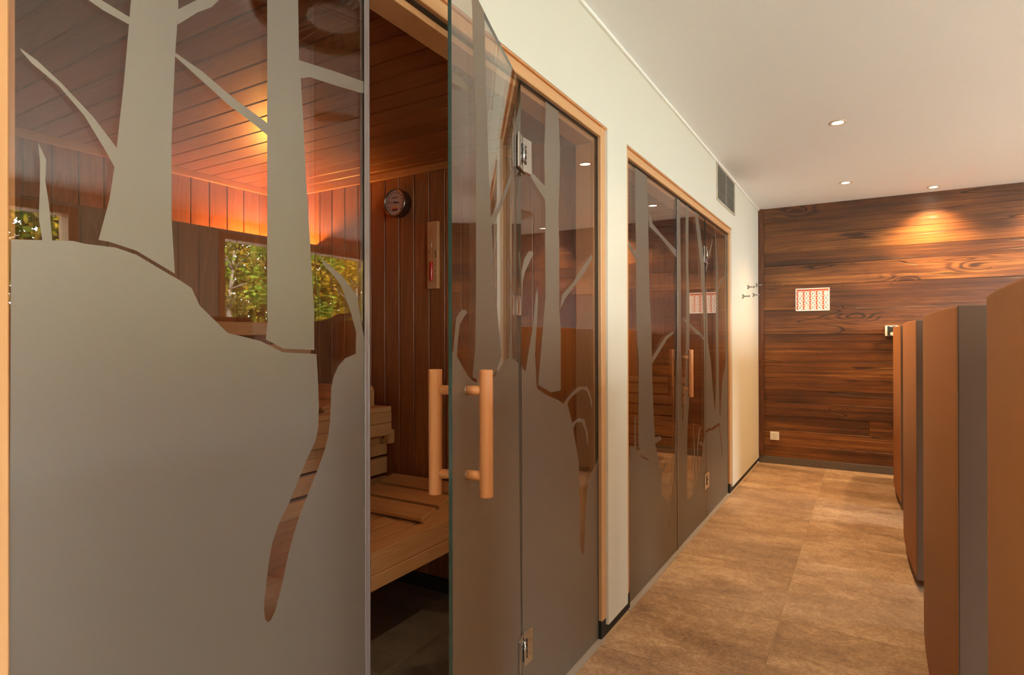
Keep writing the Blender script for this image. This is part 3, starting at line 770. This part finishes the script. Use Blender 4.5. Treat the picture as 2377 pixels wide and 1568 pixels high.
# benches in the second sauna, dimly seen through its glass
e = empty('corner_bench', (-2.2, 4.6, 0))
obj('seat_slats', boxes([(-.65, 1.0, .0 + k * .075, .066 + k * .075, .88, .905) for k in range(4)], .002), M['bench_x'], e)
obj('riser_board', boxes([(-.65, 1.0, -.02, 0, .30 + k * .0825, .30 + k * .0825 + .066) for k in range(7)], .002), M['bench_x'], e)
obj('leg', boxes([(.9, .95, .01, .05, 0, .88)], .002), M['bench_y'], e); obj('leg', boxes([(-.6, -.55, .01, .05, 0, .88)], .002), M['bench_y'], e)
tag(e, 'slatted bench across the far end of the second sauna', 'bench')
e = empty('wide_bench', (-2.5, 3.6, 0))
obj('seat_slats', boxes([(-.4 + k * .1, -.31 + k * .1, -.98, .95, .43, .455) for k in range(7)], .002), M['bench_y'], e)
obj('front_rail', boxes([(.275, .30, -.98, .95, .33, .4295)], .002), M['bench_y'], e)
obj('leg', boxes([(.2, .25, -.9, -.85, 0, .43)], .002), M['bench_y'], e); obj('leg', boxes([(.2, .25, .85, .9, 0, .43)], .002), M['bench_y'], e)
tag(e, 'low slatted bench along the rear of the second sauna', 'bench')

# ------------------------------------------------------------------ ceiling fittings
def downlight_parts():
    e = empty('downlight', (0, 0, 0))
    obj('trim_ring', lathe([(.030, .0), (.031, -.0045), (.040, -.0055), (.045, -.003), (.0455, -.0002)], 40), M['ring'], e)
    obj('lamp_face', lathe([(.0001, -.0032), (.018, -.0034), (.0298, -.0022)], 32), M['lamp'], e)
    return e
DL = [((-.141, 3.98), 'larger-looking recessed ceiling spot, nearer of the two over the corridor floor'),
      ((-.143, 5.56), 'smaller recessed ceiling spot over the corridor, left one of the two near the wooden wall'),
      ((.486, 6.10), 'recessed ceiling spot close to the wooden wall, lighting its boards'),
      ((1.30, 6.06), 'recessed ceiling spot seen only mirrored in the glass beside the open door'),
      ((-.141, 2.40), 'recessed ceiling spot beside the cream pier between the two glass fronts'),
      ((-.141, .30), 'recessed ceiling spot at the near end of the corridor before the first glass pane')]
d0 = downlight_parts()
for i, ((x, y), lab) in enumerate(DL):
    o = d0 if i == 0 else copy_tree(d0)
    o.location = (x, y, H); tag(o, lab, 'ceiling light', 'recessed ceiling spots')
    light('downlight_beam', 'SPOT', (x, y, H - .012), (100, 100, 115, 90, 36, 36)[i], (1.0, .64, .29), aim=(x, y, 0), spot_size=R(118), spot_blend=.9, shadow_soft_size=.028)

def swirl_diffuser():
    e = empty('swirl_diffuser', (0, 0, 0)); r0, r1, zf = .105, .30, -.022
    obj('rim', lathe([(r1 + .03, -.0003), (r1 + .028, -.012), (r1 + .004, zf - .002), (r1, zf), (r1 - .002, -.001)], 64), M['white'], e)
    obj('hub', lathe([(.0001, zf - .004), (.09, zf - .003), (r0 + .002, zf), (r0, -.004)], 48), M['vane'], e)
    bm = bmesh.new(); n = 32
    for k in range(n):
        a = 2 * math.pi * k / n; t = Vector((-math.sin(a), math.cos(a), 0)); u = Vector((math.cos(a), math.sin(a), 0))
        p = [u * r0 - t * .004 + Vector((0, 0, zf)), u * r1 - t * .011 + Vector((0, 0, zf)), u * r1 + t * .011 + Vector((0, 0, -.003)), u * r0 + t * .004 + Vector((0, 0, -.003))]
        q = [v + Vector((0, 0, -.0012)) for v in p]
        a_ = [bm.verts.new(v) for v in p]; b_ = [bm.verts.new(v) for v in q]
        bm.faces.new(a_); bm.faces.new(b_[::-1])
        for i in range(4): bm.faces.new((a_[i], b_[i], b_[(i + 1) % 4], a_[(i + 1) % 4]))
    obj('vanes', bm, M['vane'], e)
    obj('dark_plate', lathe([(.0001, -.0015), (r1, -.0015)], 48), M['black'], e)
    return e
s1 = swirl_diffuser(); s1.location = (-.115, 1.64, H)
tag(s1, 'round swirl air diffuser mirrored in the top of the nearest glass pane', 'air diffuser', 'ceiling air diffusers')
s2 = copy_tree(s1); s2.location = (1.34, 5.17, H)
tag(s2, 'round swirl air diffuser mirrored beside the upper door hinge', 'air diffuser')

# ventilation grille at the top of the left wall
e = empty('air_grille', (WX, 4.709, 2.209)); yw, zh = .336, .272
obj('frame', boxes([(-.002, .008, -yw, yw, 0, .016), (-.002, .008, -yw, yw, zh - .016, zh), (-.002, .008, -yw, -yw + .02, .016, zh - .016), (-.002, .008, yw - .02, yw, .016, zh - .016)], .0015), M['grille'], e)
obj('duct_opening', boxes([(.0006, .0015, -yw + .02, yw - .02, .016, zh - .016)]), M['void'], e)
bm = bmesh.new()
for k in range(19):
    z = .024 + k * .0126
    box(bm, .0040, .0068, -yw + .0205, yw - .0205, z, z + .0032)
obj('slats', bm, M['slat'], e)
obj('mullion', boxes([(.0016, .0068, -.003, .003, .016, zh - .016)]), M['slat'], e)
tag(e, 'rectangular slatted air grille high on the cream wall', 'grille')

# coat hooks
def hook():
    e = empty('coat_hook', (0, 0, 0))
    bm = bmesh.new(); cyl(bm, (.014, 0, 0), (.052, 0, 0), .0055, 16, r1=.0062); cyl(bm, (.052, 0, 0), (.060, 0, 0), .0095, 20, bev=.0015)
    obj('stem', bm, M['steel'], e)
    for s_ in (1, -1):
        bm = bmesh.new(); cyl(bm, (.016, 0, 0), (.0005, 0, s_ * .017), .0055, 12)
        obj('prong', bm, M['steel'], e)
    return e
HK = [((5.40, 1.582), 'lower coat hook on the cream wall nearest the glass front'), ((5.66, 1.681), 'upper coat hook on the cream wall nearest the glass front'),
      ((5.95, 1.627), 'lower coat hook nearest the wooden corner board'), ((6.14, 1.735), 'upper coat hook nearest the wooden corner board')]
hk = hook()
for i, ((y, z), lab) in enumerate(HK):
    o = hk if i == 0 else copy_tree(hk)
    o.location = (WX, y, z); tag(o, lab, 'coat hook', 'coat hooks by the wooden corner')

# ------------------------------------------------------------------ things on the wooden wall
YW = D - .0055
e = empty('exercise_poster', (-.439, YW, 1.588)); pw, ph = .144, .107
obj('sheet', boxes([(-pw, pw, -.004, .0, -ph, ph)], .0008), M['paper'], e)
bm = bmesh.new(); box(bm, -pw + .008, pw - .006, -.0046, -.0040, ph - .026, ph - .009); obj('title_band', bm, M['rust'], e)
cw = (2 * pw - .014) / 5; chh = (2 * ph - .037) / 4
rr = random.Random(11)
def picture_field(i, j):
    """one printed field: rust square, pale disc, small dark exercising figure or small print"""
    x0 = -pw + .008 + i * cw; z1 = ph - .030 - j * chh
    ox, oz = x0 + cw * .5, z1 - chh * .5
    bm = bmesh.new()
    box(bm, x0 - ox, x0 + cw - .006 - ox, -.0046, -.0040, z1 - chh + .005 - oz, z1 - oz, mi=0)
    cx_, cz_ = cw * .06, .002
    cyl(bm, (cx_, -.0044, cz_), (cx_, -.0050, cz_), .0188, 24, mi=1)
    if (i, j) in ((0, 0), (4, 0), (1, 3)):
        for k in range(3): box(bm, cx_ - .011, cx_ + .011, -.0053, -.0050, cz_ - .009 + k * .007, cz_ - .006 + k * .007, mi=2)
    else:
        a = rr.uniform(-1.3, 1.3); ca, sa = math.cos(a), math.sin(a)
        def lim(p, q, w):
            d = Vector((q[0] - p[0], 0, q[1] - p[1])); nn = Vector((-d.z, 0, d.x)).normalized() * w
            P, Q = Vector((cx_ + p[0], -.0054, cz_ + p[1])), Vector((cx_ + q[0], -.0054, cz_ + q[1]))
            f = bm.faces.new([bm.verts.new(t) for t in (P - nn, Q - nn * .6, Q + nn * .6, P + nn)]); f.material_index = 3
        rt = lambda x, z: (x * ca - z * sa, x * sa + z * ca)
        lim(rt(0, -.003), rt(0, .008), .0030); lim(rt(0, .006), rt(rr.choice((-.008, .008)), rr.uniform(0, .012)), .0015)
        lim(rt(0, -.003), rt(-.005 - rr.uniform(0, .004), -.011), .0021); lim(rt(0, -.003), rt(.005 + rr.uniform(0, .004), -.010), .0021)
        hx, hz = rt(0, .0105); cyl(bm, (cx_ + hx, -.0050, cz_ + hz), (cx_ + hx, -.0055, cz_ + hz), .0024, 10, mi=3)
    obj('picture_field', bm, [M['rust'], M['paper'], M['inkg'], M['ink']], e, (ox, 0, oz))
for i in range(5):
    for j in range(4): picture_field(i, j)
for sx in (-1, 1):
    for sz in (-1, 1):
        bm = bmesh.new(); cyl(bm, (0, -.004, 0), (0, -.006, 0), .0028, 10); obj('fixing_screw', bm, M['steel'], e, (sx * (pw - .005), 0, sz * (ph - .005)))
tag(e, 'white poster with twenty round exercise pictures on the wooden wall', 'poster')

e = empty('wall_socket', (-.7715, YW, .271)); q = .0405
obj('frame', boxes([(-q, q, -.009, 0, -q, q)], .003, 2), M['white'], e)
obj('insert', boxes([(-.027, .027, -.0105, -.009, -.027, .027)], .001), M['white'], e)
obj('well', to_wall(lathe([(.0205, .0108), (.0195, .0108), (.0188, .0098), (.0001, .0098)], 40)), M['dial'], e)
bm = bmesh.new()
for px, pz in ((-.0095, 0), (.0095, 0), (0, -.0175), (0, .0175)): cyl(bm, (px, -.0110, pz), (px, -.0104, pz), .0026, 12)
obj('contact_holes', bm, M['ink'], e)
tag(e, 'white square wall socket low on the wooden wall', 'socket')

e = empty('thermostat', (.192, YW, 1.286)); q = .05
obj('housing', boxes([(-q, q, -.018, 0, -.046, .046)], .003, 2), M['white'], e)
obj('display_panel', boxes([(-.032, .034, -.0195, -.018, -.042, .042)], .0005), M['screen'], e)
obj('catch', boxes([(-.014, .008, -.0205, -.0196, .034, .0425)], .0005), M['inkg'], e)
bm = bmesh.new(); cyl(bm, (.0045, -.0196, -.028), (.0045, -.030, -.028), .0165, 32, bev=.002); obj('knob', bm, M['white'], e)
tag(e, 'small white thermostat with dark panel and round knob on the wooden wall', 'thermostat')

# ------------------------------------------------------------------ upholstered lounge booths
def booth():
    """shell round a recliner: long tan back toward the corridor, taupe side screens, dark plinth"""
    e = empty('lounge_booth', (0, 0, 0)); Ln, zt, zb, dep, th = 1.09, 1.31, .05, .72, .075
    # back: gently bulging toward the corridor (-x)
    def back_x(v): return -.022 * 4 * v * (1 - v)
    bm = bmesh.new(); n = 24; prev = None; rows = []
    prof = [(th, zb), (th - .01, zb - .0), (.012, zb), (.0, zb + .012), (.0, zt - .007), (.003, zt - .002), (.008, zt), (th - .012, zt), (th, zt - .01)]
    for i in range(n + 1):
        v = (.5 - .5 * math.cos(math.pi * i / n)); off = back_x(v); edge = .004 * max(0, 1 - v / .01) ** 2 + .006 * max(0, 1 - (1 - v) / .012) ** 2
        rows.append([bm.verts.new((px + off * (1 if px < .04 else 0) + (edge if px < .04 else 0), v * Ln, pz)) for px, pz in prof])
    for a, b in zip(rows, rows[1:]):
        for k in range(len(prof)):
            f = bm.faces.new((a[k], a[(k + 1) % len(prof)], b[(k + 1) % len(prof)], b[k])); f.smooth = True
    bm.faces.new(rows[0]); bm.faces.new(rows[-1][::-1])
    bmesh.ops.recalc_face_normals(bm, faces=bm.faces)
    obj('back_panel', bm, M['tan'], e)
    obj('side_screen', boxes([(.0012, dep, -.005, .055, zb, zt)], .003, 2), M['grey'], e)
    obj('side_screen', boxes([(th + .001 - .04, dep, Ln - .055, Ln + .002, zb, zt)], .008, 3), M['grey'], e)
    obj('plinth', boxes([(.05, dep - .05, .045, Ln - .045, .0, zb - .0005)]), M['black'], e)
    obj('seat_cushion', boxes([(th + .05, dep - .02, .06, Ln - .06, zb + .001, .42)], .03, 3), M['grey'], e)
    return e
BL = ['tan and taupe lounge booth nearest the camera at the frame edge', 'second lounge booth with a broad tan face and taupe side screen',
      'third lounge booth, between the broad one and the farthest', 'farthest lounge booth, covering part of the thermostat']
b0 = booth()
for i, y in enumerate((.415, 1.955, 3.485, 5.015)):
    o = b0 if i == 0 else copy_tree(b0)
    o.location = (.205, y, 0); tag(o, BL[i], 'lounge booth', 'upholstered lounge booths along the corridor')

# ------------------------------------------------------------------ garden beyond the windows (seen mirrored in the glass)
struct('ground', boxes([(RX + .3, 40, -20, 40, -.4, -.15)]), M['bounce_ground'])
def tree(x, y, h, cr, leafm, n, barkm, label, seed, low=.22, tr=.09):
    rg = random.Random(seed)
    e = empty('tree', (x, y, -.15))
    bm = bmesh.new(); p = Vector((0, 0, 0)); pts = [p.copy()]
    for k in range(7): p = p + Vector((rg.uniform(-.09, .09), rg.uniform(-.09, .09), h * .12)); pts.append(p.copy())
    for k in range(7): cyl(bm, pts[k], pts[k + 1], tr * (1 - k * .11), 9, r1=tr * (1 - (k + 1) * .11))
    for k in range(16):
        i = rg.randint(2, 6); a = rg.uniform(0, 6.283); q = pts[i] + Vector((math.cos(a), math.sin(a), rg.uniform(.4, 1.0))) * cr * rg.uniform(.4, .75)
        cyl(bm, pts[i], q, tr * .26, 5, r1=.006)
    obj('trunk', bm, barkm, e)
    bm = bmesh.new()
    cl = [(Vector((rg.gauss(0, .42) * cr, rg.gauss(0, .42) * cr, h * rg.uniform(low, 1.0))), rg.uniform(.28, .6) * cr * .7) for _ in range(34)]
    for k in range(n):
        c, s_ = rg.choice(cl)
        v = Vector((rg.gauss(0, 1), rg.gauss(0, 1), rg.gauss(0, .7))) * s_ * .55 + c
        if v.z < .1: continue
        a = Vector((rg.gauss(0, 1), rg.gauss(0, 1), rg.gauss(0, .6))).normalized(); b = a.cross(Vector((rg.gauss(0, 1), rg.gauss(0, 1), rg.gauss(0, 1)))).normalized()
        sz = rg.uniform(.035, .075)
        bm.faces.new([bm.verts.new(v + a * sz), bm.verts.new(v + b * sz * .6), bm.verts.new(v - a * sz), bm.verts.new(v - b * sz * .6)])
    obj('foliage', bm, leafm, e)
    tag(e, label, 'tree', 'garden trees mirrored in the glass')
TR = [(11.6, 4.2, 4.2, .9, 'leaf3', 'bark', 'olive-leaved tree mirrored at the left end of the nearest pane'),
      (13.2, 6.9, 4.4, .9, 'leaf2', 'bark', 'yellow-leaved tree mirrored left of the first frosted trunk'),
      (8.3, 6.2, 5.0, .7, 'leaf1', 'birch', 'slender tree with a pale straight trunk mirrored between the frosted trunks'),
      (13.6, 10.2, 4.6, 1.0, 'leaf3', 'bark', 'olive-leaved tree behind the pale-trunked one'),
      (10.4, 9.9, 4.2, .9, 'leaf1', 'bark', 'green leafy tree mirrored right of the second frosted trunk'),
      (11.4, 13.0, 4.8, 1.1, 'leaf2', 'bark', 'golden tree mirrored beside the seal strip of the nearest pane'),
      (13.4, 16.6, 4.8, 1.1, 'leaf2', 'bark', 'yellow tree at the far end of the garden'),
      (11.5, -.6, 4.6, 1.1, 'leaf1', 'bark', 'green tree beyond the near end of the windows')]
for i, (x, y, h, cr, lm, bk, lab) in enumerate(TR):
    tree(x, y, h, cr, M[lm], 4200, M[bk], lab, 40 + i, low=.1 if bk != 'birch' else .35, tr=.10)
bm = bmesh.new(); rg = random.Random(99)
for k in range(60000):
    v = Vector((17.5 + rg.gauss(0, .5), rg.uniform(-6, 30), rg.uniform(-.2, 5.1) + rg.gauss(0, .25))); a = Vector((rg.gauss(0, 1), rg.gauss(0, 1), rg.gauss(0, 1))).normalized()
    b = a.cross(Vector((rg.gauss(0, 1), rg.gauss(0, 1), rg.gauss(0, 1)))).normalized(); sz = rg.uniform(.10, .17)
    bm.faces.new([bm.verts.new(v + a * sz), bm.verts.new(v + b * sz * .6), bm.verts.new(v - a * sz), bm.verts.new(v - b * sz * .6)])
h = obj('hedge_foliage', bm, M['leaf4']); tag(h, 'dense hedge foliage closing off the garden', 'hedge', kind='stuff')
